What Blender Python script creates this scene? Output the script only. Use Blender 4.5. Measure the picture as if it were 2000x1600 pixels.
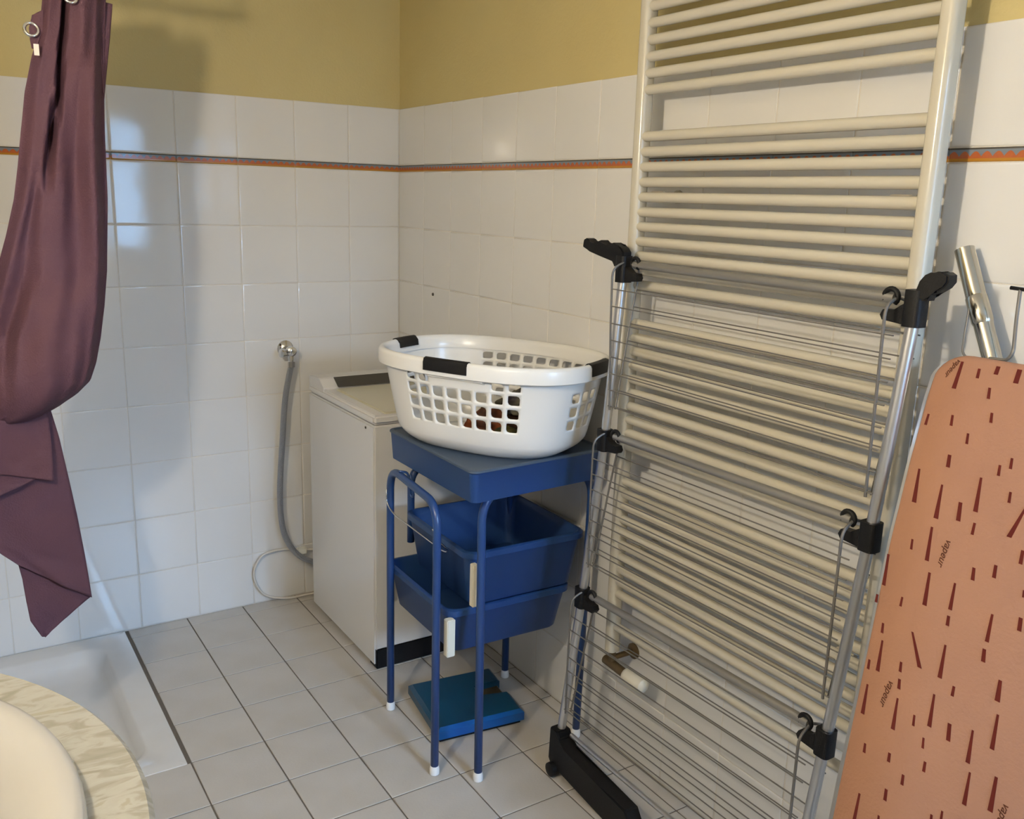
import bpy, bmesh, math, random
from mathutils import Vector, Matrix, noise
random.seed(7)
S = bpy.context.scene
for o in list(bpy.data.objects): bpy.data.objects.remove(o)
COL = S.collection
PI = math.pi
# ------------------------------------------------------------------ camera
CP = Vector((-1.5351, -3.1842, 1.5168)); YAW, PITCH, ROLL, F = 0.57586, 0.22738, 0.02953, 1780.7
_cy, _sy, _cp, _sp = math.cos(YAW), math.sin(YAW), math.cos(PITCH), math.sin(PITCH)
CF = Vector((_sy*_cp, _cy*_cp, -_sp)); _r = Vector((_cy, -_sy, 0)); _u = _r.cross(CF)
CR = math.cos(ROLL)*_r + math.sin(ROLL)*_u; CU = -math.sin(ROLL)*_r + math.cos(ROLL)*_u
cam = bpy.data.cameras.new('camera'); co = bpy.data.objects.new('camera', cam); COL.objects.link(co)
mw = Matrix((CR, CU, -CF)).transposed().to_4x4(); mw.translation = CP; co.matrix_world = mw
cam.sensor_fit = 'HORIZONTAL'; cam.sensor_width = 36; cam.lens = F/2000*36; cam.clip_start = .02; cam.clip_end = 60
S.camera = co
# measured points: where the ray through a photo point meets a plane of the room
def ray(px, py): return CF + CR*((px-1000)/F) - CU*((py-800)/F)
def PX(px, py, x=0.): d = ray(px, py); return CP + d*((x-CP.x)/d.x)
def PY(px, py, y=0.): d = ray(px, py); return CP + d*((y-CP.y)/d.y)
def PZ(px, py, z=0.): d = ray(px, py); return CP + d*((z-CP.z)/d.z)
# ------------------------------------------------------------------ world, light, exposure
W = bpy.data.worlds.new('sky'); S.world = W; W.use_nodes = True
bg = W.node_tree.nodes['Background']; bg.inputs[0].default_value = (.32, .60, 1.0, 1); bg.inputs[1].default_value = 12
S.view_settings.view_transform = 'Standard'; S.view_settings.look = 'None'; S.view_settings.gamma = 1
S.view_settings.use_curve_mapping = False; S.view_settings.exposure = 0.0
YB = -3.95                      # back wall, behind the camera
WX0, WX1, WZ0, WZ1 = -.66, -.08, 1.05, 2.02   # window opening in it
al = bpy.data.lights.new('window_daylight', 'AREA'); al.shape = 'RECTANGLE'; al.size = 1.8; al.size_y = 1.1
al.energy = 560.0; al.color = (.40, .64, 1.0)      # the sky above, seen through the window: falls downwards into the room
ao = bpy.data.objects.new('window_daylight', al); COL.objects.link(ao)
ao.location = (.1, YB-3.0, 2.75)
ao.rotation_euler = (Vector((-.37, YB, 1.55))-ao.location).to_track_quat('-Z', 'Z').to_euler()
LAMP = Vector((-1.86, -2.28, 1.84)); LAMP_STRENGTH = 800.0; FILL_STRENGTH = 3.0
# ------------------------------------------------------------------ materials
def mat(name, col, rough=.5, metal=0., spec=.5, bump=None, mix=None, emit=None, coat=0.):
    """bump=(scale, strength, detail)  mix=(colour2, scale, amount)"""
    m = bpy.data.materials.new(name); m.use_nodes = True; nt = m.node_tree; b = nt.nodes['Principled BSDF']
    b.inputs['Base Color'].default_value = (*col, 1); b.inputs['Roughness'].default_value = rough
    b.inputs['Metallic'].default_value = metal; b.inputs['Specular IOR Level'].default_value = spec
    b.inputs['Coat Weight'].default_value = coat
    tc = nt.nodes.new('ShaderNodeTexCoord')
    if mix:
        n = nt.nodes.new('ShaderNodeTexNoise'); n.inputs['Scale'].default_value = mix[1]; n.inputs['Detail'].default_value = 5
        nt.links.new(tc.outputs['Object'], n.inputs['Vector'])
        r = nt.nodes.new('ShaderNodeMapRange'); r.inputs[1].default_value = .38; r.inputs[2].default_value = .66
        r.inputs[4].default_value = mix[2]; nt.links.new(n.outputs['Fac'], r.inputs[0])
        x = nt.nodes.new('ShaderNodeMix'); x.data_type = 'RGBA'; x.inputs[6].default_value = (*col, 1); x.inputs[7].default_value = (*mix[0], 1)
        nt.links.new(r.outputs[0], x.inputs[0]); nt.links.new(x.outputs[2], b.inputs['Base Color'])
    if bump:
        n = nt.nodes.new('ShaderNodeTexNoise'); n.inputs['Scale'].default_value = bump[0]; n.inputs['Detail'].default_value = bump[2]
        nt.links.new(tc.outputs['Object'], n.inputs['Vector'])
        k = nt.nodes.new('ShaderNodeBump'); k.inputs['Strength'].default_value = bump[1]; k.inputs['Distance'].default_value = .01
        nt.links.new(n.outputs['Fac'], k.inputs['Height']); nt.links.new(k.outputs[0], b.inputs['Normal'])
    if emit:
        b.inputs['Emission Color'].default_value = (*emit[0], 1); b.inputs['Emission Strength'].default_value = emit[1]
    return m
def s2l(r, g, b): return tuple(((c/255)/12.92 if c/255 <= .04045 else ((c/255+.055)/1.055)**2.4) for c in (r, g, b))
M_tile = mat('white_glazed_tile', (.72, .71, .69), .07, spec=.55, bump=(9, .035, 1), mix=((.69, .68, .655), 3, .5))
M_grout = mat('wall_grout', (.70, .655, .58), .8, bump=(300, .3, 2))
M_yellow = mat('yellow_paint', (.57, .475, .225), .6, spec=.35, bump=(120, .12, 3), mix=((.54, .44, .20), 2.2, .8))
M_floor = mat('floor_tile_beige', (.50, .475, .44), .34, spec=.45, bump=(160, .05, 3), mix=((.46, .43, .385), 7, .8))
M_fgrout = mat('floor_grout_dark', (.13, .11, .09), .85, bump=(300, .3, 2))
M_ceil = mat('ceiling_white', (.82, .80, .74), .8)
M_enamel = mat('tray_enamel', (.66, .655, .64), .16, spec=.5, mix=((.60, .58, .55), 5, .6))
M_purple = mat('plum_curtain_cloth', (.098, .045, .060), .72, spec=.25, bump=(260, .25, 3), mix=((.085, .042, .066), 6, .7))
M_chrome = mat('chrome', (.72, .72, .72), .10, metal=1)
M_steel = mat('braided_steel', (.36, .38, .42), .38, metal=.85, bump=(420, .7, 1))
M_alu = mat('aluminium', (.62, .62, .63), .30, metal=.9)
M_wire = mat('grey_coated_wire', (.17, .16, .15), .42, metal=.4)
M_tubegrey = mat('grey_steel_tube', (.36, .35, .33), .34, metal=.75)
M_black = mat('black_plastic', (.006, .006, .007), .5, spec=.25, bump=(500, .1, 1))
M_appl = mat('appliance_white', (.70, .69, .675), .17, spec=.5)
M_lid = mat('appliance_cream_lid', (.60, .565, .43), .3)
M_seal = mat('dark_grey_strip', (.055, .05, .042), .5)
M_cream = mat('cream_plastic', (.74, .70, .58), .45)
M_blue = mat('blue_plastic', (.014, .048, .165), .42, spec=.35, bump=(700, .08, 1), mix=((.017, .052, .15), 9, .7))
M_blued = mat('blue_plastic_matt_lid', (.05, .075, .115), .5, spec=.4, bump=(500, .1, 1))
M_bluetube = mat('blue_painted_tube', (.018, .055, .18), .32, spec=.5)
M_white = mat('white_plastic', (.80, .79, .77), .3, spec=.5)
M_basket = mat('basket_white_plastic', (.76, .755, .73), .26, spec=.5)
M_teal = mat('teal_blue_glass', (.002, .05, .11), .3, spec=.5)
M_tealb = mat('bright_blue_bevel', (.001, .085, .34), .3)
M_peach = mat('peach_cotton_cover', (.37, .195, .125), .85, spec=.15, bump=(180, .12, 3), mix=((.345, .18, .117), 5, .8))
M_mark = mat('dark_red_print', (.105, .016, .012), .8, spec=.15)
M_ink = mat('brown_print', (.095, .033, .018), .8, spec=.15)
M_rad = mat('radiator_cream_enamel', (.54, .505, .415), .18, spec=.5)
M_basin = mat('cream_ceramic', (.44, .43, .405), .12, spec=.5)
M_brass = mat('aged_brass', (.16, .11, .055), .45, metal=.6)
M_tubec = mat('dull_chrome', (.50, .48, .43), .17, metal=1)
M_tagw = mat('white_care_tag', (.75, .68, .62), .8)
M_hoseg = mat('pale_hose', (.62, .58, .52), .4)
M_cab = mat('vanity_white', (.7, .68, .62), .4)
M_frame = mat('window_frame_white', (.75, .74, .7), .35)
M_lampm = mat('lamp_glass', (1, .9, .7), .3, emit=((1.0, .87, .68), LAMP_STRENGTH))
M_fill = mat('fill_globe_glow', (1, .9, .75), .3, emit=((1.0, .83, .60), FILL_STRENGTH))  # glow of the added fill globe under the ceiling
def marble():
    m = mat('veined_marble', (.62, .56, .44), .22, spec=.5); nt = m.node_tree; b = nt.nodes['Principled BSDF']
    tc = nt.nodes.new('ShaderNodeTexCoord'); mp = nt.nodes.new('ShaderNodeMapping'); mp.inputs['Rotation'].default_value = (0, 0, .9); mp.inputs['Scale'].default_value = (9, 26, 9)
    nt.links.new(tc.outputs['Object'], mp.inputs['Vector'])
    n = nt.nodes.new('ShaderNodeTexNoise'); n.inputs['Scale'].default_value = 1.6; n.inputs['Detail'].default_value = 9; n.inputs['Distortion'].default_value = 1.3
    nt.links.new(mp.outputs[0], n.inputs['Vector'])
    r = nt.nodes.new('ShaderNodeValToRGB'); e = r.color_ramp.elements
    e[0].position = .30; e[0].color = (.25, .24, .205, 1); e[1].position = .50; e[1].color = (.35, .345, .31, 1)
    k = e.new(.43); k.color = (.295, .285, .25, 1); k = e.new(.62); k.color = (.37, .365, .335, 1); k = e.new(.69); k.color = (.31, .30, .25, 1)
    nt.links.new(n.outputs['Fac'], r.inputs[0]); nt.links.new(r.outputs[0], b.inputs['Base Color'])
    return m
M_marble = marble()
def listel():
    """glazed border strip: dark line, blue-grey, a row of orange-red scallops, ochre band (local x along, y up)"""
    m = mat('patterned_border_glaze', (.4, .2, .1), .12, spec=.5); nt = m.node_tree; b = nt.nodes['Principled BSDF']; L = nt.links.new
    tc = nt.nodes.new('ShaderNodeTexCoord'); sp = nt.nodes.new('ShaderNodeSeparateXYZ'); L(tc.outputs['Object'], sp.inputs[0])
    def math_(op, a, bb=None, c=None):
        n = nt.nodes.new('ShaderNodeMath'); n.operation = op
        for i, v in enumerate((a, bb, c)):
            if v is None: continue
            if isinstance(v, (int, float)): n.inputs[i].default_value = v
            else: L(v, n.inputs[i])
        return n.outputs[0]
    X, Y = sp.outputs[0], sp.outputs[1]
    wave = math_('MULTIPLY', math_('ABSOLUTE', math_('SINE', math_('MULTIPLY', X, 2*PI/.040))), .0085)
    edge = math_('SUBTRACT', wave, .0030)
    nz = nt.nodes.new('ShaderNodeTexNoise'); nz.inputs['Scale'].default_value = 120; L(tc.outputs['Object'], nz.inputs['Vector'])
    def mixc(f, a, c):
        x = nt.nodes.new('ShaderNodeMix'); x.data_type = 'RGBA'; L(f, x.inputs[0])
        for i, v in ((6, a), (7, c)):
            if isinstance(v, tuple): x.inputs[i].default_value = (*v, 1)
            else: L(v, x.inputs[i])
        return x.outputs[2]
    org = mixc(nz.outputs['Fac'], (.36, .075, .035), (.44, .14, .035))
    c = mixc(math_('GREATER_THAN', Y, edge), org, (.17, .20, .24))
    c = mixc(math_('LESS_THAN', Y, -.0062), c, (.42, .19, .022))
    c = mixc(math_('GREATER_THAN', Y, .0086), c, (.06, .052, .042))
    L(c, b.inputs['Base Color']); return m
M_listel = listel()
def cloth(name, c1, c2, sc):
    return mat(name, c1, .85, spec=.2, mix=(c2, sc, 1.0))
# ------------------------------------------------------------------ mesh helpers
def ob(name, bm, m, parent=None, smooth=False, loc=None, rot=None, angle=None):
    me = bpy.data.meshes.new(name)
    bmesh.ops.recalc_face_normals(bm, faces=bm.faces)
    bm.to_mesh(me); bm.free()
    if smooth:
        for p in me.polygons: p.use_smooth = True
        if angle is not None: me.set_sharp_from_angle(angle=math.radians(angle))
    for mm in (m if isinstance(m, (list, tuple)) else [m]): me.materials.append(mm)
    o = bpy.data.objects.new(name, me); COL.objects.link(o)
    if parent: o.parent = parent
    if loc is not None: o.location = loc
    if rot is not None: o.rotation_euler = rot
    return o
def tag(o, label, cat, group=None):
    o['label'] = label; o['category'] = cat
    if group: o['group'] = group
    return o
def thing(name, label, cat, loc=(0, 0, 0), group=None):
    o = bpy.data.objects.new(name, None); COL.objects.link(o); o.location = loc; o.empty_display_size = .05
    return tag(o, label, cat, group)
def struct(name, bm, m, **k):
    o = ob(name, bm, m, **k); o['kind'] = 'structure'; return o
def keep(child, root):
    """parent without moving: our parts are modelled in world space"""
    child.parent = root; child.matrix_parent_inverse = Matrix.Translation(-root.location); return child
def sub(child, part):
    child.parent = part; child.matrix_parent_inverse = Matrix.Identity(4); return child
def BM(): return bmesh.new()
def box(bm, x0, x1, y0, y1, z0, z1, mi=0):
    v = [bm.verts.new(p) for p in ((x0, y0, z0), (x1, y0, z0), (x1, y1, z0), (x0, y1, z0), (x0, y0, z1), (x1, y0, z1), (x1, y1, z1), (x0, y1, z1))]
    fs = [bm.faces.new([v[i] for i in q]) for q in ((0, 3, 2, 1), (4, 5, 6, 7), (0, 1, 5, 4), (1, 2, 6, 5), (2, 3, 7, 6), (3, 0, 4, 7))]
    for f in fs: f.material_index = mi
    return v, fs
def bbox(x0, x1, y0, y1, z0, z1, r=.003, seg=2):
    bm = BM(); box(bm, x0, x1, y0, y1, z0, z1); bmesh.ops.bevel(bm, geom=bm.edges[:], offset=r, segments=seg, affect='EDGES'); return bm
def rounded(pts, rad, n=5):
    """polyline with corners rounded"""
    pts = [Vector(p) for p in pts]; out = [pts[0]]
    for i in range(1, len(pts)-1):
        a, b, c = pts[i-1], pts[i], pts[i+1]; d1 = (a-b); d2 = (c-b); r = min(rad, d1.length*.49, d2.length*.49)
        p0 = b+d1.normalized()*r; p1 = b+d2.normalized()*r
        for k in range(n+1):
            t = k/n; out.append(p0*(1-t)**2 + b*2*t*(1-t) + p1*t*t)
    out.append(pts[-1]); return out
def smoothpath(pts, n=6):
    pts = [Vector(p) for p in pts]; P = [pts[0]*2-pts[1]] + pts + [pts[-1]*2-pts[-2]]; out = []
    for i in range(1, len(P)-2):
        for k in range(n):
            t = k/n; a, b, c, d = P[i-1], P[i], P[i+1], P[i+2]
            out.append(.5*((2*b)+(c-a)*t+(2*a-5*b+4*c-d)*t*t+(3*b-a-3*c+d)*t**3))
    out.append(pts[-1]); return out
def tube(bm, pts, r, n=10, caps=True, closed=False, squash=None):
    pts = [Vector(p) for p in pts]; N = len(pts); rings = []; up = None
    for i in range(N):
        if closed: d = pts[(i+1) % N]-pts[i-1]
        else: d = pts[min(i+1, N-1)]-pts[max(i-1, 0)]
        d.normalize()
        if up is None: up = Vector((0, 0, 1)) if abs(d.z) < .9 else Vector((1, 0, 0))
        s = d.cross(up); s.normalize(); up = s.cross(d); up.normalize()
        rr = r(i/(N-1)) if callable(r) else r
        ring = []
        for k in range(n):
            a = 2*PI*k/n; q = pts[i]+(s*math.cos(a)+up*math.sin(a))*rr
            ring.append(bm.verts.new(q))
        rings.append(ring)
    for i in range(N if closed else N-1):
        A, B = rings[i], rings[(i+1) % N]
        for k in range(n): bm.faces.new((A[k], A[(k+1) % n], B[(k+1) % n], B[k]))
    if caps and not closed: bm.faces.new(rings[0][::-1]); bm.faces.new(rings[-1])
    return bm
def prism(bm, outline, axis, a0, a1):
    """outline of 2D points extruded along axis: 'x' -> (y,z), 'y' -> (x,z), 'z' -> (x,y)"""
    def mk(p, a): return {'x': (a, p[0], p[1]), 'y': (p[0], a, p[1]), 'z': (p[0], p[1], a)}[axis]
    A = [bm.verts.new(mk(p, a0)) for p in outline]; B = [bm.verts.new(mk(p, a1)) for p in outline]; n = len(A)
    bm.faces.new(A); bm.faces.new(B[::-1])
    for i in range(n): bm.faces.new((A[i], B[i], B[(i+1) % n], A[(i+1) % n]))
    return bm
def lathe(bm, prof, c, axis=Vector((0, 0, 1)), n=20):
    axis = axis.normalized(); s = axis.cross(Vector((0, 0, 1)) if abs(axis.z) < .9 else Vector((1, 0, 0))).normalized(); t = axis.cross(s)
    rings = []
    for r, h in prof:
        rings.append([bm.verts.new(c+axis*h+(s*math.cos(2*PI*k/n)+t*math.sin(2*PI*k/n))*max(r, 1e-4)) for k in range(n)])
    for A, B in zip(rings, rings[1:]):
        for k in range(n): bm.faces.new((A[k], A[(k+1) % n], B[(k+1) % n], B[k]))
    bm.faces.new(rings[0][::-1]); bm.faces.new(rings[-1]); return bm
def rrect(x0, x1, y0, y1, r, n=5):
    out = []
    for cx, cy, a0 in ((x1-r, y1-r, 0), (x0+r, y1-r, 90), (x0+r, y0+r, 180), (x1-r, y0+r, 270)):
        for k in range(n+1):
            a = math.radians(a0+90*k/n); out.append((cx+r*math.cos(a), cy+r*math.sin(a)))
    return out
# ------------------------------------------------------------------ room shell
XL = -1.965; H = 2.20; TT = 1.825           # left wall, ceiling, top of the tiling
def wall_bm(parts):
    bm = BM()
    for (x0, x1, y0, y1, z0, z1, mi) in parts: box(bm, x0, x1, y0, y1, z0, z1, mi)
    return bm
wall_back = struct('wall_far', wall_bm([(XL-.1, .1, .0015, .12, -.12, TT-.001, 0), (XL-.1, .1, .004, .12, TT-.001, H, 1)]), [M_grout, M_yellow])
wall_right = struct('wall_right', wall_bm([(.0015, .12, YB, .0014, -.12, TT-.001, 0), (.004, .12, YB, .004, TT-.001, H, 1)]), [M_grout, M_yellow])
wall_left = struct('wall_left', wall_bm([(XL-.12, XL, YB, .0014, -.12, TT, 0), (XL-.12, XL-.003, YB, .004, TT, H, 1)]), [M_tile, M_yellow])
struct('wall_near', wall_bm([(XL-.12, WX0, YB-.12, YB, -.12, H, 0), (WX1, .12, YB-.12, YB, -.12, H, 0), (WX0, WX1, YB-.12, YB, -.12, WZ0, 0), (WX0, WX1, YB-.12, YB, WZ1, H, 0)]), M_cab)
struct('ceiling', wall_bm([(XL-.12, .12, YB-.12, .12, H, H+.1, 0)]), M_ceil)
# floor bed with a recess for the shower tray
TX, TY = -1.058, -.893
floor = struct('floor', wall_bm([(TX, .0015, YB, .0015, -.12, -.0022, 0), (XL, TX, YB, TY, -.12, -.0022, 0), (XL, TX, TY, .0015, -.12, -.09, 0)]), M_fgrout)
# window in the near wall, behind the camera
win = BM()
for a in ((WX0, WX0+.05, WZ0, WZ1), (WX1-.05, WX1, WZ0, WZ1), (WX0+.05, WX1-.05, WZ0, WZ0+.05), (WX0+.05, WX1-.05, WZ1-.05, WZ1), ((WX0+WX1)/2-.03, (WX0+WX1)/2+.03, WZ0+.05, WZ1-.05), (WX0+.05, (WX0+WX1)/2-.03, WZ1-.32, WZ1-.28), ((WX0+WX1)/2+.03, WX1-.05, WZ1-.32, WZ1-.28)):
    box(win, a[0], a[1], YB-.09, YB-.05, a[2], a[3])
struct('window_1', win, M_frame)
# ---- wall tiles: one shared mesh per size, each tile an object
_tm = {}
def tile_mesh(w, h, m, t=.006, ch=.0016, key=''):
    k = (round(w, 4), round(h, 4), m.name)
    if k in _tm: return _tm[k]
    bm = BM(); cols = []
    for (ix, z) in ((0, -t), (0, -ch), (ch*.35, -ch*.3), (ch, 0), (ch*3, 0)):
        cols.append([bm.verts.new((sx*(w/2-ix), sy*(h/2-ix), z)) for sx, sy in ((-1, -1), (1, -1), (1, 1), (-1, 1))])
    for A, B in zip(cols, cols[1:]):
        for i in range(4): bm.faces.new((A[i], A[(i+1) % 4], B[(i+1) % 4], B[i]))
    bm.faces.new(cols[-1]); bmesh.ops.recalc_face_normals(bm, faces=bm.faces)
    me = bpy.data.meshes.new('tile'); bm.to_mesh(me); bm.free(); me.materials.append(m)
    for p in me.polygons: p.use_smooth = True
    me.set_sharp_from_angle(angle=math.radians(50)); _tm[k] = me; return me
def put_tile(me, parent, mtx, name='tile', tilt=.0011):
    o = bpy.data.objects.new(name, me); COL.objects.link(o); o.parent = parent
    j = Matrix.Rotation(random.uniform(-tilt, tilt), 4, 'X') @ Matrix.Rotation(random.uniform(-tilt, tilt), 4, 'Y')
    o.matrix_local = mtx @ j; return o
RA = Matrix(((1, 0, 0, 0), (0, 0, -1, 0), (0, 1, 0, 0), (0, 0, 0, 1)))      # far wall: local z -> -y
RB = Matrix(((0, 0, -1, 0), (-1, 0, 0, 0), (0, 1, 0, 0), (0, 0, 0, 1)))     # right wall: local z -> -x
G = .0021
rows = [(.2*k, .2*(k+1)) for k in range(8)] + [(1.625, TT)]
for z0, z1 in rows:
    me = tile_mesh(.2-G, z1-z0-G, M_tile)
    for k in range(10):
        w = .2 if k < 9 else -XL-1.8
        mm = me if k < 9 else tile_mesh(w-G, z1-z0-G, M_tile)
        put_tile(mm, wall_back, Matrix.Translation((-(.2*k+w/2), 0, (z0+z1)/2)) @ RA)
    for k in range(15):
        put_tile(me, wall_right, Matrix.Translation((0, -(.2*k+.1), (z0+z1)/2)) @ RB)
lm = tile_mesh(.2-.001, .0235, M_listel)
for k in range(9): put_tile(lm, wall_back, Matrix.Translation((-(.2*k+.1), -.0010, 1.6125)) @ RA, 'border_tile')
for k in range(15): put_tile(lm, wall_right, Matrix.Translation((-.0010, -(.2*k+.1), 1.6125)) @ RB, 'border_tile')
# ---- floor tiles
FW, FH, FU, FV = .2018, .2056, .8472, .066
us = [0] + [FU-FW*k for k in range(4, -3, -1)]       # distances from the right wall
us = sorted(set([0.0] + [FU+FW*k for k in range(-4, 6) if FU+FW*k > 0.005]))
vs = [0.0] + [FV+FH*j for j in range(0, 16)]
FG = .0042
for a, b in zip(us, us[1:]):
    for c, d in zip(vs, vs[1:]):
        b2 = min(b, -XL); 
        if b2-a < .02: continue
        x0, x1, y0, y1 = -b2, -a, -d, -c
        if x0 < TX-.02 and y1 > TY+.02:
            if x1 > TX+.02 and x1-TX > .02: x0 = TX
            else: continue
        if c == 0.0: y1 = -.001
        if -c < -3.1: continue
        me = tile_mesh(x1-x0-FG, y1-y0-FG, M_floor, t=.008, ch=.0012)
        put_tile(me, floor, Matrix.Translation(((x0+x1)/2, (y0+y1)/2, 0)), tilt=.0008)
# ------------------------------------------------------------------ shower tray
def ring_surface(bm, loops, close_last=True):
    R = [[bm.verts.new(p) for p in L] for L in loops]; n = len(R[0])
    for A, B in zip(R, R[1:]):
        for k in range(n): bm.faces.new((A[k], A[(k+1) % n], B[(k+1) % n], B[k]))
    if close_last: bm.faces.new(R[-1])
    return R
bm = BM(); x0, x1, y0, y1 = XL+.004, TX-.001, TY+.001, -.002
def trl(ins, r, z): return [(x, y, z) for x, y in rrect(x0+ins, x1-ins, y0+ins, y1-ins, r, 6)]
ring_surface(bm, [trl(0, .004, -.085), trl(0, .004, .0005), trl(.0012, .004, .0018), trl(.020, .012, .003), trl(.075, .05, .002), trl(.084, .06, -.003), trl(.100, .075, -.034), trl(.118, .09, -.052), trl(.17, .10, -.060), trl(.35, .06, -.064)])
bm.faces.new([v for v in bm.verts[:28]]) if False else None
tray = ob('shower_tray', bm, M_enamel, smooth=True, angle=40)
tag(tray, 'white square shower tray sunk in the floor in the far left corner', 'shower tray')
dr = BM(); lathe(dr, [(.045, 0), (.045, .004), (.03, .006), (.001, .007)], Vector((-1.51, -.45, -.0645))); keep(ob('drain_cover', dr, M_chrome, smooth=True, angle=40), tray)
# ------------------------------------------------------------------ washing machine
wm = thing('washing_machine', 'white top-loading washing machine standing in the corner beside the blue trolley', 'washing machine', (-.21, -.4, 0))
mx0, mx1, my0, my1 = -.412, -.012, -.678, -.118
keep(ob('body', bbox(mx0, mx1, my0, my1, .012, .822, .006), M_appl, smooth=True, angle=35), wm)
keep(ob('plinth', bbox(mx0+.004, mx1-.004, my0-.003, my0+.05, .002, .072, .003), M_black), wm)
top = bbox(mx0-.002, mx1+.002, my0-.004, my1, .8245, .856, .009, 3); keep(ob('top_cover', top, M_appl, smooth=True, angle=35), wm)
lid = bbox(mx0+.040, mx1-.03, my0+.004, my1-.155, .852, .8615, .004); ld = keep(ob('lid', lid, M_lid, smooth=True, angle=35), wm)
c = BM(); prism(c, [(my1-.001, .84), (my1-.001, .884), (my1-.085, .888), (my1-.100, .886), (my1-.135, .862), (my1-.135, .84)], 'x', mx0+.003, mx1-.003)
cons = keep(ob('control_console', c, M_appl), wm)
st = BM(); prism(st, [(my1-.098, .8885), (my1-.139, .862), (my1-.145, .862), (my1-.101, .8905)], 'x', mx0+.055, mx1-.03); sub(ob('console_strip', st, M_seal), cons)
sc = BM(); lathe(sc, [(.004, 0), (.004, .002), (.001, .003)], Vector((mx0-.0005, my0+.06, .806)), Vector((-1, 0, 0)), 10); keep(ob('screw_head', sc, M_seal), wm)
# ------------------------------------------------------------------ water valve + hose on the far wall
v = thing('water_hose', 'grey braided hose hanging from chrome wall valve beside washing machine', 'hose', (-.47, 0, .9))
a = PY(556, 690, -.03)
bm = BM(); lathe(bm, [(.030, 0), (.030, .004), (.022, .012), (.012, .016), (.012, .05), (.017, .052), (.017, .075), (.010, .080)], Vector((a.x+.012, -.0005, a.z+.012)), Vector((0, -1, 0)), 18)
wv = keep(ob('wall_valve', bm, M_chrome, smooth=True, angle=40), v)
bm = BM(); hd = Vector((a.x-.018, -.062, a.z+.006)); lathe(bm, [(.006, -.03), (.006, -.018), (.014, -.016), (.016, -.004), (.016, .006), (.010, .010)], hd, Vector((-1, -.35, .15)), 14)
sub(ob('valve_handle', bm, M_chrome, smooth=True, angle=40), wv)
bm = BM(); tube(bm, [(a.x+.012, -.060, a.z+.01), (a.x+.012, -.060, a.z-.028)], .0105, 12); lathe(bm, [(.013, 0), (.013, .02)], Vector((a.x+.012, -.060, a.z-.046)), Vector((0, 0, 1)), 6)
keep(ob('hose_nut', bm, M_chrome), v)
pts = [(a.x+.012, -.060, a.z-.04)] + [PY(px, py, y) for px, py, y in ((557, 780, -.055), (551, 870, -.05), (547, 950, -.045), (549, 1010, -.045), (559, 1052, -.05), (580, 1082, -.06), (607, 1096, -.08))] + [(-.36, -.09, .145)]
bm = BM(); tube(bm, smoothpath(pts), .0105, 10); keep(ob('hose', bm, M_steel, smooth=True), v)
# pale loop of pipe on the floor by the wall, with its cream clip
bm = BM(); pts = [PY(px, py, y) for px, py, y in ((640, 1162, -.05), (610, 1163, -.035), (560, 1172, -.03), (515, 1160, -.02), (496, 1124, -.014), (510, 1088, -.014), (545, 1074, -.016), (590, 1073, -.03), (620, 1074, -.05))]
for q in pts: q.z = max(q.z, .009)
tube(bm, smoothpath(pts), .0045, 8)
lp = tag(ob('waste_pipe_loop', bm, M_hoseg, smooth=True), 'thin pale pipe looped against the wall behind the washing machine', 'pipe')
q = PY(590, 1075, -.03); bm = bbox(q.x-.02, q.x+.016, q.y-.012, q.y+.012, q.z-.012, q.z+.012, .003); keep(ob('pipe_clip', bm, M_cream), lp)
# ------------------------------------------------------------------ blue trolley
TR = thing('storage_trolley', 'blue tube-framed trolley holding two bins under a tray', 'trolley', (-.27, -1.1, 0))
def arch(a, b, top, r=.011, rad=.07):
    bm = BM(); p = rounded([(a[0], a[1], .012), (a[0], a[1], top), (b[0], b[1], top), (b[0], b[1], .012)], rad, 8); tube(bm, p, r, 12); return bm
BL, FL, FR, RR, BR = (-.468, -.915), (-.503, -1.264), (-.416, -1.347), (-.066, -1.312), (-.066, -.925)
keep(ob('leg_arch', arch(BL, FL, .762), M_bluetube, smooth=True), TR)
bm = BM(); tube(bm, rounded([(FR[0], FR[1], .012), (FR[0]+.002, FR[1]+.014, .806), (RR[0]+.018, RR[1]+.004, .806), (RR[0], RR[1], .012)], .088, 12), .011, 12); keep(ob('leg_arch', bm, M_bluetube, smooth=True), TR)
bm = BM(); tube(bm, rounded([(BR[0], BR[1], .012), (BR[0], BR[1], .752), (-.395, -.900, .752), (-.395, -.900, .52)], .06, 8), .011, 12); keep(ob('leg_arch', bm, M_bluetube, smooth=True), TR)
for p in (BL, FL, FR, RR, BR):
    bm = BM(); lathe(bm, [(.011, 0), (.0135, .002), (.0135, .016), (.0118, .024), (.0112, .026)], Vector((p[0], p[1], 0))); keep(ob('foot_cap', bm, M_white, smooth=True, angle=50), TR)
bm = BM(); tube(bm, rounded([(BL[0]-.012, BL[1], .70), (BL[0]-.012, BL[1]+.002, .66), (-.475, -.95, .635), (-.445, -1.20, .602), (-.452, -1.235, .62), (-.497, -1.258, .665), (-.515, -1.262, .70)], .02, 4), .0022, 6); keep(ob('retaining_wire', bm, M_chrome, smooth=True), TR)
for (x, y) in ((-.476, -1.00),):
    bm = BM(); tube(bm, rounded([(x-.006, y, .776), (x+.02, y-.002, .77), (x+.03, y, .70), (x+.034, y-.012, .70), (x+.024, y-.012, .765)], .01, 4), .0035, 8); keep(ob('hook', bm, M_bluetube, smooth=True), TR)
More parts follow.
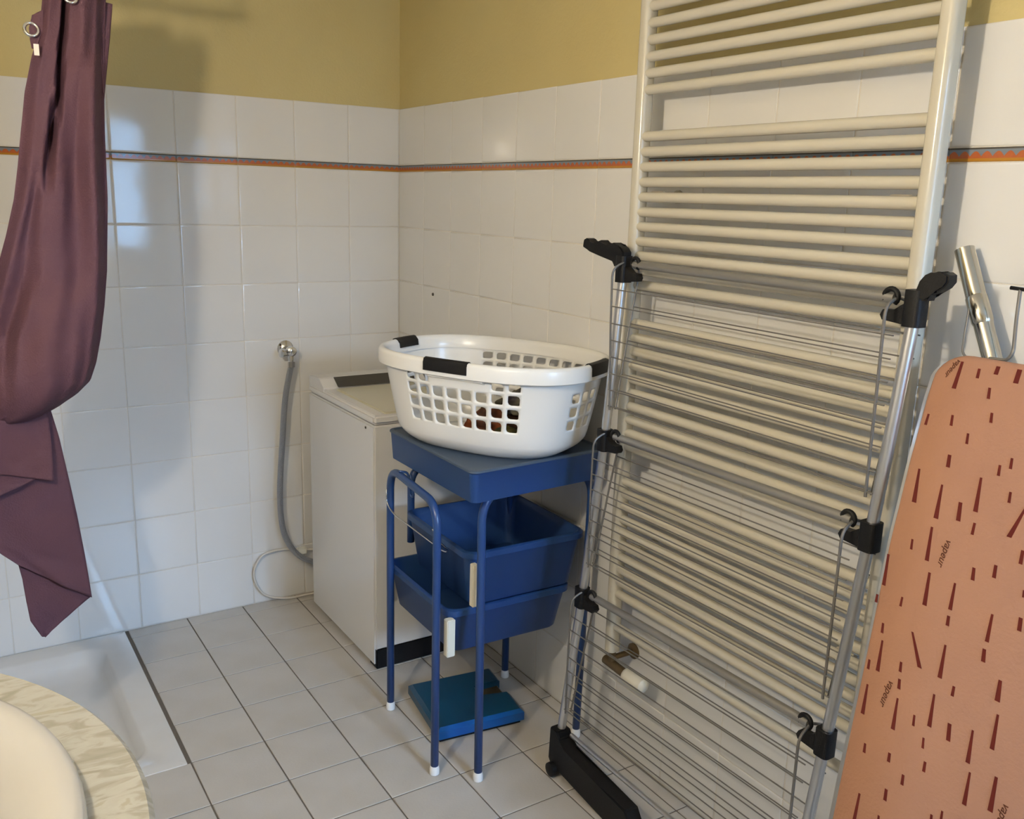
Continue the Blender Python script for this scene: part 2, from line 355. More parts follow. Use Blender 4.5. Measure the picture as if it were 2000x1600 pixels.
def bin_bm(x0, x1, y0, y1, z0, z1, tp=.022, th=.004, lip=.010, r=.035, rot=0., skew=0.):
    bm = BM()
    def lp(ins, z, rr):
        P = rrect(x0+ins, x1-ins, y0+ins, y1-ins, max(rr, .004), 5); cx, cy = (x0+x1)/2, (y0+y1)/2; c, s = math.cos(rot), math.sin(rot)
        return [((x-cx)*c-(y-cy)*s+cx, (x-cx)*s+(y-cy)*c+cy, z) for x, y in P]
    h = z1-z0
    ring_surface(bm, [lp(tp+.006, z0, r-.008), lp(tp, z0+.006, r-.004), lp(tp*.18, z1-.022, r), lp(.002, z1-.020, r), lp(-lip*.4, z1-.018, r), lp(-lip*.4, z1-.003, r), lp(0, z1, r), lp(.006, z1, r-.003), lp(.009, z1-.004, r-.004), lp(.010+tp*.2, z1-.02, r-.005), lp(tp+.008, z0+.012, r-.01), lp(tp+.03, z0+.008, r-.015)])
    n = 24; bm.verts.ensure_lookup_table(); bm.faces.new([bm.verts[i] for i in range(len(lp(0, 0, r)))][::-1])
    return bm
def bin_(name, label, dims, rot, m, strips):
    o = ob(name, bin_bm(*dims, rot=rot), m, smooth=True, angle=38); tag(o, label, 'bin')
    for (x, y, z0, z1, dx, dy) in strips:
        s = ob('corner_strip', bbox(x, x+dx, y, y+dy, z0, z1, .002), M_cream); keep(s, o)
    return o
bin_('plastic_bin', 'open blue plastic bin hanging higher in the trolley, directly under the tray', (-.418, -.045, -1.288, -.905, .462, .622), -.02, M_blue, [(-.416, -1.300, .478, .596, .016, .018)])
bin_('plastic_bin', 'open blue plastic bin hanging lowest in the trolley, with white corner strips', (-.458, -.070, -1.262, -.86, .325, .459), -.02, M_blue, [(-.470, -1.266, .333, .438, .024, .022), (-.452, -.892, .335, .430, .018, .02)])
# the tray on top
bm = BM()
def tl(ins, z, r):
    A = rrect(-.466+ins, -.030-ins, -1.372+ins, -.890-ins, r*.6, 6); return [(x, y+(x+.466)*.06*(1 if y < -1.2 else .6), z) for x, y in A]
ring_surface(bm, [tl(.014, .862, .03), tl(.012, .790, .03), tl(.010, .787, .03), tl(.008, .788, .03), tl(.003, .862, .035), tl(0, .866, .035), tl(.001, .870, .034), tl(.004, .872, .03), tl(.009, .872, .028), tl(.013, .868, .026)])
bm.faces.new([bm.verts[i] for i in range(0)] or bm.verts[:28][::-1]) if False else None
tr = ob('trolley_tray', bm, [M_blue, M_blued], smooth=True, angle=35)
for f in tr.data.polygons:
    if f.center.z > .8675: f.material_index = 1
tag(tr, 'blue rectangular tray with grey-blue flat top lying across the trolley frame', 'tray')
# ------------------------------------------------------------------ laundry basket
BC, BA, BB, BT = Vector((-.263, -1.121)), .312, .219, .46
ZB, ZT = .8725, 1.112
def sup(t, a, b, m=2/2.6):
    x = a*math.copysign(abs(math.cos(t))**m, math.cos(t)); y = b*math.copysign(abs(math.sin(t))**m, math.sin(t))
    dx, dy = math.sin(BT), -math.cos(BT)
    return Vector((BC.x+x*dx-y*dy, BC.y+x*dy+y*dx))
# arc-length table, starting at t=270deg (middle of the near long side) and growing towards the right end
NT = 1440; tab = [0.]
for i in range(NT): tab.append(tab[-1]+(sup(1.5*PI+2*PI*(i+1)/NT, BA, BB)-sup(1.5*PI+2*PI*i/NT, BA, BB)).length)
PER = tab[-1]
def t_of(s):
    s %= PER; lo, hi = 0, NT
    while hi-lo > 1:
        mid = (lo+hi)//2
        if tab[mid] <= s: lo = mid
        else: hi = mid
    return 1.5*PI+2*PI*(lo+(s-tab[lo])/(tab[hi]-tab[lo]))/NT
def bs(s, v):
    """basket wall point: s arc length at the rim, v 0..1 upwards"""
    k = .80+.165*v**.8
    if v < .18: k -= .10*(1-v/.18)**2
    t = t_of(s); return Vector((*sup(t, BA*k, BB*k*(.98)), ZB+(ZT-.018-ZB)*v))
NC = 38; P = PER/NC; vr = [0, .035, .09, .155, .318, .481, .644, .807, .93, 1.0]
def inner_cell(n=4):
    out = []
    for cx, cy, a0, rr in ((1, 1, 0, .62), (-1, 1, 90, .22), (-1, -1, 180, .62), (1, -1, 270, .22)):
        for k in range(3):
            a = math.radians(a0+90*k/2); out.append(((cx*(1-rr)+rr*math.cos(a)), (cy*(1-rr)+rr*math.sin(a))))
    return out
INN = inner_cell()
OUT = [(1, 0), (1, 1), (0, 1)]
OUT12 = []
for sx, sy, sw in ((1, 1, 0), (-1, 1, 1), (-1, -1, 0), (1, -1, 1)):
    pass
OUT12 = [(1, .4), (1, 1), (.4, 1), (-.4, 1), (-1, 1), (-1, .4), (-1, -.4), (-1, -1), (-.4, -1), (.4, -1), (1, -1), (1, -.4)]
shift = .5*P if False else 0
cols_near = range(-3, 5); s00 = .0
def hole(ci, ri):
    """ci column index from the near-side middle, ri row (4..7 rows of holes, 7 top)"""
    c = ci % NC
    if ri not in (3, 4, 5, 6, 7): return False
    def rng(a, b): return ((c-a) % NC) <= (b-a)
    if rng(-3, 4):
        if ri == 7: return not rng(-1, 2)
        return ri in (4, 5, 6)
    e = NC//4      # right end
    if rng(e-1, e+1): return ri in (4, 5, 6)
    f = NC//2
    if rng(f-4, f+3): return ri in (4, 5, 6, 7)
    e2 = 3*NC//4
    if rng(e2-1, e2+1): return ri in (4, 5, 6)
    return False
bm = BM()
for ci in range(NC):
    for ri in range(len(vr)-1):
        s0, s1 = (ci-.5)*P, (ci+.5)*P; v0, v1 = vr[ri], vr[ri+1]; sc_, vc = (s0+s1)/2, (v0+v1)/2
        def q(a, b): return bs(sc_+.006+a*P/2, vc+b*(v1-v0)/2)
        if hole(ci, ri):
            O = [bm.verts.new(q(*o)) for o in OUT12]; I = [bm.verts.new(q(a*.70, b*.70)) for a, b in INN]
            for k in range(12): bm.faces.new((O[k], O[(k+1) % 12], I[(k+1) % 12], I[k]))
        else:
            O = [bm.verts.new(q(*o)) for o in OUT12]; c = bm.verts.new(q(0, 0))
            for k in range(12): bm.faces.new((O[k], O[(k+1) % 12], c))
bmesh.ops.remove_doubles(bm, verts=bm.verts[:], dist=.0004)
low = [bm.verts.new((*sup(1.5*PI+2*PI*k/60, BA*.62, BB*.60), ZB+.002)) for k in range(60)]
top_ = [bm.verts.new((*sup(1.5*PI+2*PI*k/60, BA*.705, BB*.69), ZB)) for k in range(60)]
for k in range(60): bm.faces.new((top_[k], top_[(k+1) % 60], low[(k+1) % 60], low[k]))
bm.faces.new(low)
bk = ob('laundry_basket', bm, M_basket, smooth=True)
md = bk.modifiers.new('t', 'SOLIDIFY'); md.thickness = .0028; md.offset = 0
tag(bk, 'white plastic laundry basket with square holes and black grips, standing on the blue tray', 'laundry basket')
def rim_part(t0, t1, prof, m, name, n=120, closed=False):
    bm = BM(); R = []
    for i in range(n if closed else n+1):
        t = t0+(t1-t0)*i/n; c = sup(t, BA, BB); d = (sup(t+.01, BA, BB)-sup(t-.01, BA, BB)).normalized(); nn = Vector((d.y, -d.x))
        R.append([bm.verts.new((c.x+nn.x*o, c.y+nn.y*o, z)) for o, z in prof])
    L = len(prof)
    for i in range(len(R) if closed else len(R)-1):
        A, B = R[i], R[(i+1) % len(R)]
        for k in range(L): bm.faces.new((A[k], A[(k+1) % L], B[(k+1) % L], B[k]))
    if not closed: bm.faces.new(R[0]); bm.faces.new(R[-1][::-1])
    return keep(ob(name, bm, m, smooth=True, angle=50), bk)
Z1 = 1.120
prof = [(-.020, ZT-.030), (-.018, Z1-.012), (-.010, Z1-.002), (-.004, Z1), (.003, Z1-.003), (.006, Z1-.010), (.006, Z1-.040), (.0035, Z1-.042), (.003, Z1-.012), (-.004, Z1-.005), (-.014, Z1-.014), (-.016, ZT-.030)]
rim_part(0, 2*PI, prof, M_basket, 'rim', 160, True)
gp = [(-.0225, Z1-.024), (-.0205, Z1-.008), (-.010, Z1+.0015), (-.003, Z1+.003), (.005, Z1), (.0085, Z1-.010), (.0085, Z1-.030), (.0065, Z1-.030), (.0055, Z1-.010), (-.004, Z1-.003), (-.018, Z1-.012), (-.020, Z1-.024)]
for c, hw in ((270, 7.5), (3, 9), (177, 7)): rim_part(math.radians(c-hw), math.radians(c+hw), gp, M_black, 'grip', 10)
# inset shelf under the near grip
bm = BM(); A = [bs(s*P, .865) for s in (-1.3, 2.4)]; c_ = (A[0]+A[1])/2; d = (A[1]-A[0]); L_ = d.length/2; d.normalize(); nn = Vector((-d.y, d.x, 0))*-1
vs_ = [c_+d*a+Vector((d.y, -d.x, 0))*b+Vector((0, 0, z)) for a, b, z in ((-L_, .002, .004), (L_, .002, .004), (L_, .016, .010), (-L_, .016, .010), (-L_, .002, .012), (L_, .002, .012), (L_, .016, .016), (-L_, .016, .016))]
vv = [bm.verts.new(p) for p in vs_]
for qd in ((0, 3, 2, 1), (4, 5, 6, 7), (0, 1, 5, 4), (1, 2, 6, 5), (2, 3, 7, 6), (3, 0, 4, 7)): bm.faces.new([vv[i] for i in qd])
keep(ob('finger_ledge', bm, M_basket), bk)
# crumpled laundry lying in the basket
def lump(name, label, c, r, cols, seed):
    bm = BM(); bmesh.ops.create_icosphere(bm, subdivisions=4, radius=1)
    for w in bm.verts:
        n = noise.fractal(w.co*2.1+Vector((seed, seed*2, 0)), .9, 2.1, 4); f = 1+.28*n
        w.co = Vector((w.co.x*r[0]*f, w.co.y*r[1]*f, max(w.co.z*r[2]*f, -r[2]*.75)))+Vector(c)
    tag(ob(name, bm, cloth(name, *cols, 16), smooth=True), label, 'laundry')
lump('folded_cloth', 'brown and orange crumpled cloth in the right half of the basket', (-.27, -1.165, .930), (.085, .062, .048), ((.20, .055, .02), (.07, .045, .03)), 3.1)
lump('folded_cloth', 'dark green crumpled cloth lying in the basket against the near side', (-.300, -1.268, .911), (.042, .040, .030), ((.015, .06, .045), (.10, .075, .02)), 7.7)
lump('folded_cloth', 'grey and olive crumpled cloth topmost in the basket', (-.225, -1.225, .990), (.070, .055, .035), ((.16, .15, .10), (.035, .03, .05)), 5.2)
# ------------------------------------------------------------------ bathroom scale
bsc = thing('bathroom_scale', 'teal blue bathroom scale lying on the floor under the trolley', 'bathroom scale', (-.26, -1.03, 0))
c4 = [Vector((-.392, -.880, 0)), Vector((-.432, -1.150, 0)), Vector((-.160, -1.182, 0)), Vector((-.118, -.915, 0))]
def quad(ins):
    c = sum(c4, Vector())/4; return [q+(c-q).normalized()*ins for q in c4]
def scl(h, ins, notch=True):
    a, b, c, d = quad(ins)
    # a back-left, b front-left, c front-right, d back-right; notch for the dial in the c-d edge
    e = (c*.62+d*.38); f = (c*.36+d*.64); inn = (a-d).normalized()
    pts = [a, b, c] + ([c*.60+d*.40, c*.55+d*.45+inn*.085, c*.33+d*.67+inn*.085, c*.30+d*.70] if notch else []) + [d]
    return [Vector((p.x, p.y, h)) for p in pts]
def slab(z0, z1, ins, m, name, ch=.004, notch=True):
    bm = BM(); R = [scl(z0, ins, notch), scl(z1-ch, ins, notch), scl(z1, ins+ch*1.6, notch)]
    RR_ = [[bm.verts.new(p) for p in L] for L in R]; n = len(RR_[0])
    for A, B in zip(RR_, RR_[1:]):
        for k in range(n): bm.faces.new((A[k], A[(k+1) % n], B[(k+1) % n], B[k]))
    bm.faces.new(RR_[-1]); bm.faces.new(RR_[0][::-1]); return keep(ob(name, bm, m), bsc)
slab(.001, .012, .012, M_black, 'base', notch=False)
slab(.012, .024, .008, M_brass, 'dial_window', notch=False)
pl = slab(.012, .046, 0, M_teal, 'platform', ch=.009)
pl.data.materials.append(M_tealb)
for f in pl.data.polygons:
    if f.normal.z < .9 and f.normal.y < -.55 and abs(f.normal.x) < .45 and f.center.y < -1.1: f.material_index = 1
# ------------------------------------------------------------------ towel radiator
rd = thing('towel_radiator', 'tall cream towel radiator of horizontal bars on the right wall', 'radiator', (-.07, -1.83, .36))
RXC = -.072; RY0, RY1 = -1.462, -2.222
def coll(y):
    bm = BM(); prism(bm, rrect(RXC-.021, RXC+.017, y-.0165, y+.0165, .013, 5), 'z', .345, 2.12); return keep(ob('collector', bm, M_rad, smooth=True, angle=40), rd)
coll(RY0); coll(RY1)
groups = [(1.771, .0362, 10, 1), (1.667, -.0345, 11, 1), (1.228, -.0347, 10, 1), (.824, -.0345, 10, 1), (.420, -.0345, 1, 1)]
bm = BM(); tube(bm, [(0, RY0-.012, 0), (0, RY1+.012, 0)], .0118, 12, caps=False); 
first = ob('bar', bm, M_rad, smooth=True); first_mesh = first.data; bpy.data.objects.remove(first)
for z0, dz, n, _ in groups:
    for k in range(n):
        o = bpy.data.objects.new('bar', first_mesh); COL.objects.link(o); o.parent = rd; o.matrix_parent_inverse = Matrix.Translation(-rd.location); o.location = (RXC-.004, 0, z0+dz*k)
for z in (1.5315, .6515):
    for y in (RY0-.06, RY1+.06):
        bm = BM(); tube(bm, [(RXC+.005, y, z), (-.0005, y, z)], .008, 10); lathe(bm, [(.016, 0), (.016, .006)], Vector((-.0005, y, z)), Vector((-1, 0, 0)), 14); keep(ob('wall_bracket', bm, M_rad), rd)
        bm = BM(); tube(bm, [(RXC+.006, y-.02, z), (RXC+.006, y+.02, z)], .012, 8); keep(ob('bracket_head', bm, M_rad), rd)
# valve with its cream thermostatic head
vv0 = PX(1208, 1290, -.072)
va = BM(); tube(va, [(RXC, RY0, .36), (RXC, RY0, .30)], .0095, 12); tube(va, [(RXC, RY0+.028, .305), (RXC, RY0-.055, .300)], .013, 12); tube(va, [(RXC, RY0-.005, .325), (-.0005, RY0-.005, .325)], .008, 10); lathe(va, [(.022, 0), (.022, .004), (.012, .008)], Vector((-.0005, RY0-.005, .325)), Vector((-1, 0, 0)), 16)
vb = keep(ob('valve_body', va, M_brass, smooth=True, angle=40), rd)
va = BM(); lathe(va, [(.013, 0), (.018, .004), (.021, .012), (.0215, .058), (.019, .074), (.012, .080), (.001, .081)], Vector((RXC, RY0-.055, .300)), Vector((0, -1, 0)), 18)
sub(ob('thermostat_head', va, M_cream, smooth=True, angle=40), vb)
# ------------------------------------------------------------------ clothes airer
ar = thing('clothes_airer', 'folded tower clothes airer of wire shelves leaning in front of the radiator', 'clothes airer', (-.19, -1.85, 0))
def rx(z): return -.212+.055*z
def onplane(px, py):
    # point on the leaning plane x = rx(z)
    d = ray(px, py); t = (-.212-CP.x+.055*CP.z)/(d.x-.055*d.z); return CP+d*t
LJ = [onplane(*p) for p in ((1096, 1428), (1137, 1165), (1181, 858), (1218, 528))]
RJ = [onplane(*p) for p in ((1612, 1448), (1700, 1046), (1788, 606))]
d0 = (RJ[0]-RJ[1]); RJ = [RJ[0]+d0*((RJ[0].z-LJ[0].z)/(RJ[1].z-RJ[0].z))] + RJ
def part(name, bm, m, smooth=True, angle=40): return keep(ob(name, bm, m, smooth=smooth, angle=angle), ar)
for J in (LJ, RJ):
    for a, b in zip(J, J[1:]):
        bm = BM(); tube(bm, [a, b], .0112, 14); part('pole', bm, M_alu)
def joint(J, side, k, top=False):
    a = J[k]; dirv = (J[k]-J[k-1]).normalized()
    bm = BM(); prism(bm, rrect(-.0165, .0165, -.0165, .0165, .009, 3), 'z', -.028, .026 if not top else .034)
    prism(bm, [(side*.012, -.026), (side*.055, -.022), (side*.060, -.014), (side*.055, -.004), (side*.034, -.003), (side*.022, .006), (side*.012, .012)], 'x', -.010, .010)
    for w in bm.verts: w.co += a
    jc = part('joint_clamp', bm, M_black)
    bm = BM(); h = a+Vector((0, side*.046, .018)); pts = [h+Vector((0, math.cos(t)*.0135, math.sin(t)*.0135)) for t in [math.radians(x) for x in range(-30, 250, 20)]]
    tube(bm, [p+Vector((-.004, 0, 0)) for p in pts], .0048, 8); sub(ob('hook_ring', bm, M_black, smooth=True), jc)
for k in (1, 2, 3): joint(LJ, -1, k, k == 3); joint(RJ, 1, k, k == 3)
for k in (1, 2, 3):   # cross tubes
    bm = BM(); tube(bm, [LJ[k]+Vector((0, -.040, .016)), RJ[k]+Vector((0, .040, .016))], .0095, 12); part('cross_tube', bm, M_tubegrey)
bm = BM(); tube(bm, [LJ[0]+Vector((.012, -.03, .0)), RJ[0]+Vector((.012, .03, .0))], .0065, 10); part('bottom_rail', bm, M_alu)
# wire shelves folded down, two per tier
for k in (1, 2, 3):
    for sgn in (-1, 1):
        off0, off1 = sgn*.042, sgn*.009; Lw = .335
        a, b = LJ[k], RJ[k]; dl = (LJ[k]-LJ[k-1]).normalized(); dr_ = (RJ[k]-RJ[k-1]).normalized()
        def lpnt(f, e): return a-dl*(Lw*f)+Vector((off0+(off1-off0)*f, -.010+e, .0))
        def rpnt(f, e): return b-dr_*(Lw*f)+Vector((off0+(off1-off0)*f, .024-e*.5, .0))
        bm = BM(); tube(bm, rounded([a+Vector((0, -.014, .024)), lpnt(0, 0)+Vector((0, 0, .006)), lpnt(.4, 0), lpnt(1, -.006)], .02, 4), .0026, 8); part('side_wire', bm, M_wire)
        bm = BM(); tube(bm, rounded([b+Vector((0, .036, .018)), rpnt(0, 0)+Vector((0, .004, .006)), rpnt(.4, 0), rpnt(1, .01)], .02, 4), .0030, 8); part('side_wire', bm, M_wire)
        for j in range(8):
            f = (.042+.0405*j+(.004 if sgn > 0 else 0))/Lw
            if f > 1.0: continue
            bm = BM(); tube(bm, [lpnt(f, 0), rpnt(f, 0)+Vector((0, -.018, 0))], .0015, 6); part('drying_wire', bm, M_wire)
# black wheeled feet
def foot(P0, side, L=.30):
    bm = BM(); x = P0.x; z = P0.z; y = P0.y; s = side
    prism(bm, [(y-s*.020, z+.012), (y-s*.024, .040), (y-s*.016, .030), (y+s*.03, .024), (y+s*(L-.06), .002), (y+s*L, .004), (y+s*(L+.022), .020), (y+s*(L+.022), .045), (y+s*L, .078), (y+s*.045, z-.028), (y+s*.018, z-.010), (y+s*.016, z+.012)], 'x', x-.024, x+.020)
    bmesh.ops.bevel(bm, geom=bm.edges[:], offset=.004, segments=2, affect='EDGES'); ft = part('foot', bm, M_black)
    bm = BM(); lathe(bm, [(.010, -.014), (.019, -.011), (.020, 0), (.019, .011), (.010, .014)], Vector((x-.026, y+s*.004, .0202)), Vector((1, 0, 0)), 18); sub(ob('wheel', bm, M_black, smooth=True, angle=40), ft)
foot(LJ[0], -1); foot(RJ[0], 1)
# top grips with finger notches, reaching outwards
def grip(P0, px):
    out = [PX(a, b, P0.x) for a, b in px]; bm = BM(); prism(bm, [(q.y, q.z) for q in out], 'x', P0.x-.014, P0.x+.014)
    es = [e for e in bm.edges if abs(e.verts[0].co.x-e.verts[1].co.x) < 1e-6]
    bmesh.ops.bevel(bm, geom=es, offset=.003, segments=2, affect='EDGES'); part('hand_grip', bm, M_black)
grip(LJ[3], [(1206, 520), (1206, 508), (1180, 500), (1160, 491), (1146, 482), (1148, 468), (1153, 465), (1157, 467), (1161, 475), (1168, 477), (1175, 472), (1181, 469), (1186, 478), (1193, 480), (1200, 478), (1206, 474), (1212, 480), (1221, 484), (1226, 493), (1225, 507), (1218, 520)])
grip(RJ[3], [(1794, 586), (1797, 566), (1804, 549), (1815, 537), (1826, 532), (1842, 534), (1854, 532), (1862, 538), (1861, 552), (1852, 563), (1838, 571), (1822, 576), (1817, 588)])
# ------------------------------------------------------------------ ironing board
TH = math.atan(.277); cT, sT = math.cos(TH), math.sin(TH)
ib = thing('ironing_board', 'ironing board with peach cover and dark red dashes leaning on the wall at right', 'ironing board', (-.463, -2.302, 0))
ib.matrix_world = Matrix(((0, sT, -cT, -.463), (-1, 0, 0, -2.302), (0, cT, sT, 0), (0, 0, 0, 1)))   # local x across, y up the board, z out of it
def onboard(px, py):
    d = ray(px, py); N = Vector((-cT, 0, sT)); O = Vector((-.463, -2.302, 0)); t = (O-CP).dot(N)/d.dot(N); q = CP+d*t-O
    return (q.dot(Vector((0, -1, 0))), q.dot(Vector((sT, 0, cT))))
def outline(grow=0.):
    half = [(.02, 0.06), (.05, .085), (.12, .10), (.30, .122), (.60, .150), (.80, .168), (1.0, .186), (1.15, .194), (1.26, .1965)]
    yt = 1.338; r = .058; L = []
    for y, w in half: L.append((w, y))
    for k in range(1, 9):
        a = PI/2*k/8; L.append((.1965-r+r*math.cos(a), yt-r*.85+r*.85*math.sin(a)-.004*0))
    R = [(.19+w+grow, y+(grow if y > .6 else -grow)) for w, y in L]; Lf = [(.19-w-grow, y+(grow if y > .6 else -grow)) for w, y in L][::-1]
    return R+Lf
def loc(name, bm, m, smooth=False, angle=40):
    o = ob(name, bm, m, smooth=smooth, angle=angle if smooth else None); o.parent = ib; return o
bm = BM(); O = outline(0); cx = .19; cyy = .7
def shr(P, d): # move towards the middle line
    out = []
    for x, y in P:
        out.append((cx+(x-cx)*(1-d/max(abs(x-cx), .03)), y-(d if y > 1.25 else (-d if y < .05 else 0))))
    return out
ring_surface(bm, [[(x, y, -.022) for x, y in shr(O, .004)], [(x, y, -.016) for x, y in O], [(x, y, -.010) for x, y in O], [(x, y, -.003) for x, y in shr(O, .004)], [(x, y, 0) for x, y in shr(O, .010)]])
loc('cover', bm, M_peach, True, 60)
def ofr(g, z): return [(x, y-(.020 if y > 1.2 else 0), z) for x, y in outline(g)]
bm = BM(); ring_surface(bm, [ofr(.012, -.034), ofr(.0170, -.034), ofr(.0170, -.027), ofr(.012, -.027), ofr(.001, -.026)], True)
loc('metal_frame', bm, M_alu)
# dashes: (x1,y1,x2,y2 in the photo, widths)
A = lambda x, y: (1640+x/3.478, 680+y/3.478); B = lambda x, y: (1640+x/3.2, 1100+y/3.2)
MK = [(A, 835, 92, 775, 275, 18, 30), (A, 950, 140, 935, 205, 18, 22), (A, 1080, 125, 1060, 180, 28, 30), (A, 1225, 145, 1195, 240, 34, 36), (A, 1020, 270, 1010, 345, 18, 22), (A, 575, 440, 568, 518, 14, 18), (A, 768, 455, 757, 528, 16, 20), (A, 1035, 440, 1027, 508, 18, 22), (A, 873, 580, 863, 652, 16, 20), (A, 748, 725, 735, 810, 24, 28), (A, 1172, 748, 1160, 822, 18, 22), (A, 1090, 795, 1078, 868, 18, 22), (A, 542, 820, 505, 1048, 14, 32), (A, 697, 928, 653, 1158, 14, 34), (A, 962, 880, 922, 1113, 16, 34), (A, 822, 1048, 805, 1175, 26, 32), (A, 1162, 978, 1150, 1052, 18, 22), (A, 1268, 1080, 1150, 1285, 16, 36), (A, 918, 1188, 900, 1268, 18, 22), (A, 628, 1215, 592, 1445, 16, 30), (A, 495, 1298, 486, 1368, 14, 18), (A, 1245, 1375, 1228, 1468, 24, 28), (A, 332, 1400, 300, 1612, 16, 24), (A, 913, 1492, 903, 1578, 22, 28), (A, 1062, 1475, 1048, 1562, 24, 28), (A, 612, 1525, 576, 1748, 18, 32),
 (B, 722, 125, 690, 292, 14, 26), (B, 682, 330, 673, 392, 20, 24), (B, 392, 212, 380, 270, 12, 16), (B, 272, 375, 265, 437, 14, 18), (B, 268, 483, 237, 675, 12, 26), (B, 455, 430, 500, 655, 14, 30), (B, 187, 603, 178, 662, 14, 18), (B, 385, 618, 378, 680, 16, 20), (B, 375, 725, 370, 787, 18, 22), (B, 662, 512, 625, 718, 14, 30), (B, 955, 320, 920, 493, 16, 28), (B, 905, 537, 897, 618, 24, 30), (B, 1133, 342, 1122, 425, 26, 30), (B, 175, 757, 143, 942, 12, 26), (B, 363, 845, 332, 1040, 12, 28), (B, 715, 770, 703, 832, 18, 22), (B, 592, 820, 560, 1023, 14, 30), (B, 1005, 733, 985, 865, 24, 38), (B, 468, 950, 460, 1018, 14, 18), (B, 688, 1003, 678, 1112, 26, 30), (B, 990, 947, 952, 1165, 16, 32), (B, 833, 1045, 800, 1250, 14, 32), (B, 525, 1092, 519, 1158, 14, 18), (B, 160, 1127, 153, 1185, 14, 20), (B, 313, 1187, 305, 1243, 18, 22), (B, 535, 1242, 525, 1305, 18, 22), (B, 398, 1323, 389, 1387, 18, 22), (B, 292, 1413, 283, 1485, 20, 24), (B, 815, 1308, 778, 1512, 14, 32), (B, 980, 1337, 940, 1553, 22, 38), (B, 125, 1440, 80, 1660, 14, 26), (B, 245, 1578, 238, 1640, 14, 18), (B, 575, 1572, 568, 1640, 16, 20), (B, 642, 1550, 620, 1700, 14, 26), (B, 1152, 170, 1146, 215, 12, 12), (B, 236, 195, 227, 245, 14, 18),
 (A, 1330, 300, 1318, 380, 18, 22), (A, 1420, 520, 1385, 720, 16, 32), (A, 1350, 860, 1338, 940, 18, 24), (B, 1250, 700, 1215, 900, 16, 30), (B, 1240, 1250, 1226, 1330, 20, 24)]
def dash(P4):
    bm = BM(); T = [bm.verts.new((x, y, .0006)) for x, y in P4]; L = [bm.verts.new((x, y, -.0005)) for x, y in P4]; bm.faces.new(T)
    for k in range(4): bm.faces.new((T[k], T[(k+1) % 4], L[(k+1) % 4], L[k]))
    loc('printed_dash', bm, M_mark)
for fn, a1, b1, a2, b2, w1, w2 in MK:
    k = 3.478 if fn is A else 3.2
    p1 = fn(a1, b1); p2 = fn(a2, b2); q1 = onboard(*p1); q2 = onboard(*p2)
    hw1 = (onboard(p1[0]+w1/k/2, p1[1])[0]-q1[0]); hw2 = (onboard(p2[0]+w2/k/2, p2[1])[0]-q2[0])
    if max(q1[1], q2[1]) > 1.328 or max(q1[0], q2[0]) > .36 or min(q1[0], q2[0]) < .008: 
        q1 = (min(max(q1[0], .01), .358), min(q1[1], 1.328)); q2 = (min(max(q2[0], .01), .358), min(q2[1], 1.328))
    dash(((q1[0]-hw1, q1[1]), (q1[0]+hw1, q1[1]), (q2[0]+hw2, q2[1]), (q2[0]-hw2, q2[1])))
# lower part of the board, out of the frame, carries the same print
for i in range(26):
    y = random.uniform(.05, .52); x = .19+random.uniform(-.08, .08); l = random.choice((.018, .05)); w = .004
    dash(((x-w/2, y), (x+w/2, y), (x+w, y-l), (x-w, y-l)))
def word(px, py, size, ang, txt='vapeur'):
    q = onboard(px, py); cu = bpy.data.curves.new('printed_word', 'FONT'); cu.body = txt; cu.size = size; cu.shear = .35; cu.align_x = 'CENTER'; cu.align_y = 'CENTER'; cu.offset = .0002
    to = bpy.data.objects.new('printed_word', cu); COL.objects.link(to); dg = bpy.context.evaluated_depsgraph_get()
    me = bpy.data.meshes.new_from_object(to.evaluated_get(dg)); bpy.data.objects.remove(to)
    me.materials.clear(); me.materials.append(M_ink); o = bpy.data.objects.new('printed_word', me); COL.objects.link(o); o.parent = ib
    o.location = (q[0], q[1], .0008); o.rotation_euler = (0, 0, ang)
word(1846, 1080, .0165, -PI/2-.06); word(1733, 1354, .0165, -PI/2-.10); word(1957, 1598, .0165, -PI/2-.08); word(1862, 719, .0125, -PI/2-.5)
# folded legs behind, feet and the wire iron rest
bm = BM(); tube(bm, rounded([(.10, .05, -.045), (.10, 1.0, -.048), (.28, 1.0, -.048), (.28, .05, -.045)], .05, 5), .009, 10); loc('leg_frame', bm, M_alu, True)
bm = BM(); tube(bm, [(.03, .33, -.046), (.35, .33, -.046)], .009, 10); loc('leg_bar', bm, M_alu, True)
for x in (.022, .358):
    bm = BM(); tube(bm, [(x-.012, .33, -.046), (x+.012, .33, -.046)], .016, 12); loc('leg_foot', bm, M_black, True)
def bl(px, py, x): q = PX(px, py, x)-Vector((-.463, -2.302, 0)); return Vector((-q.y, q.x*sT+q.z*cT, -q.x*cT+q.z*sT))
bm = BM(); XR = -.075
tube(bm, rounded([bl(1893, 603, -.05), bl(1884, 655, -.06), bl(1879, 692, XR), bl(1899, 706, XR)], .01, 4), .0022, 8)
tube(bm, rounded([bl(1993, 566, -.045), bl(1985, 625, -.055), bl(1979, 690, XR), bl(1966, 705, XR), bl(1932, 700, XR)], .012, 4), .0030, 8)
ir = loc('iron_rest', bm, M_wire, True)
bm = BM(); tube(bm, [bl(1974, 562, -.045), bl(2016, 568, -.045)], .0032, 8); rp = loc('rest_pad', bm, M_black, True); rp.parent = ir
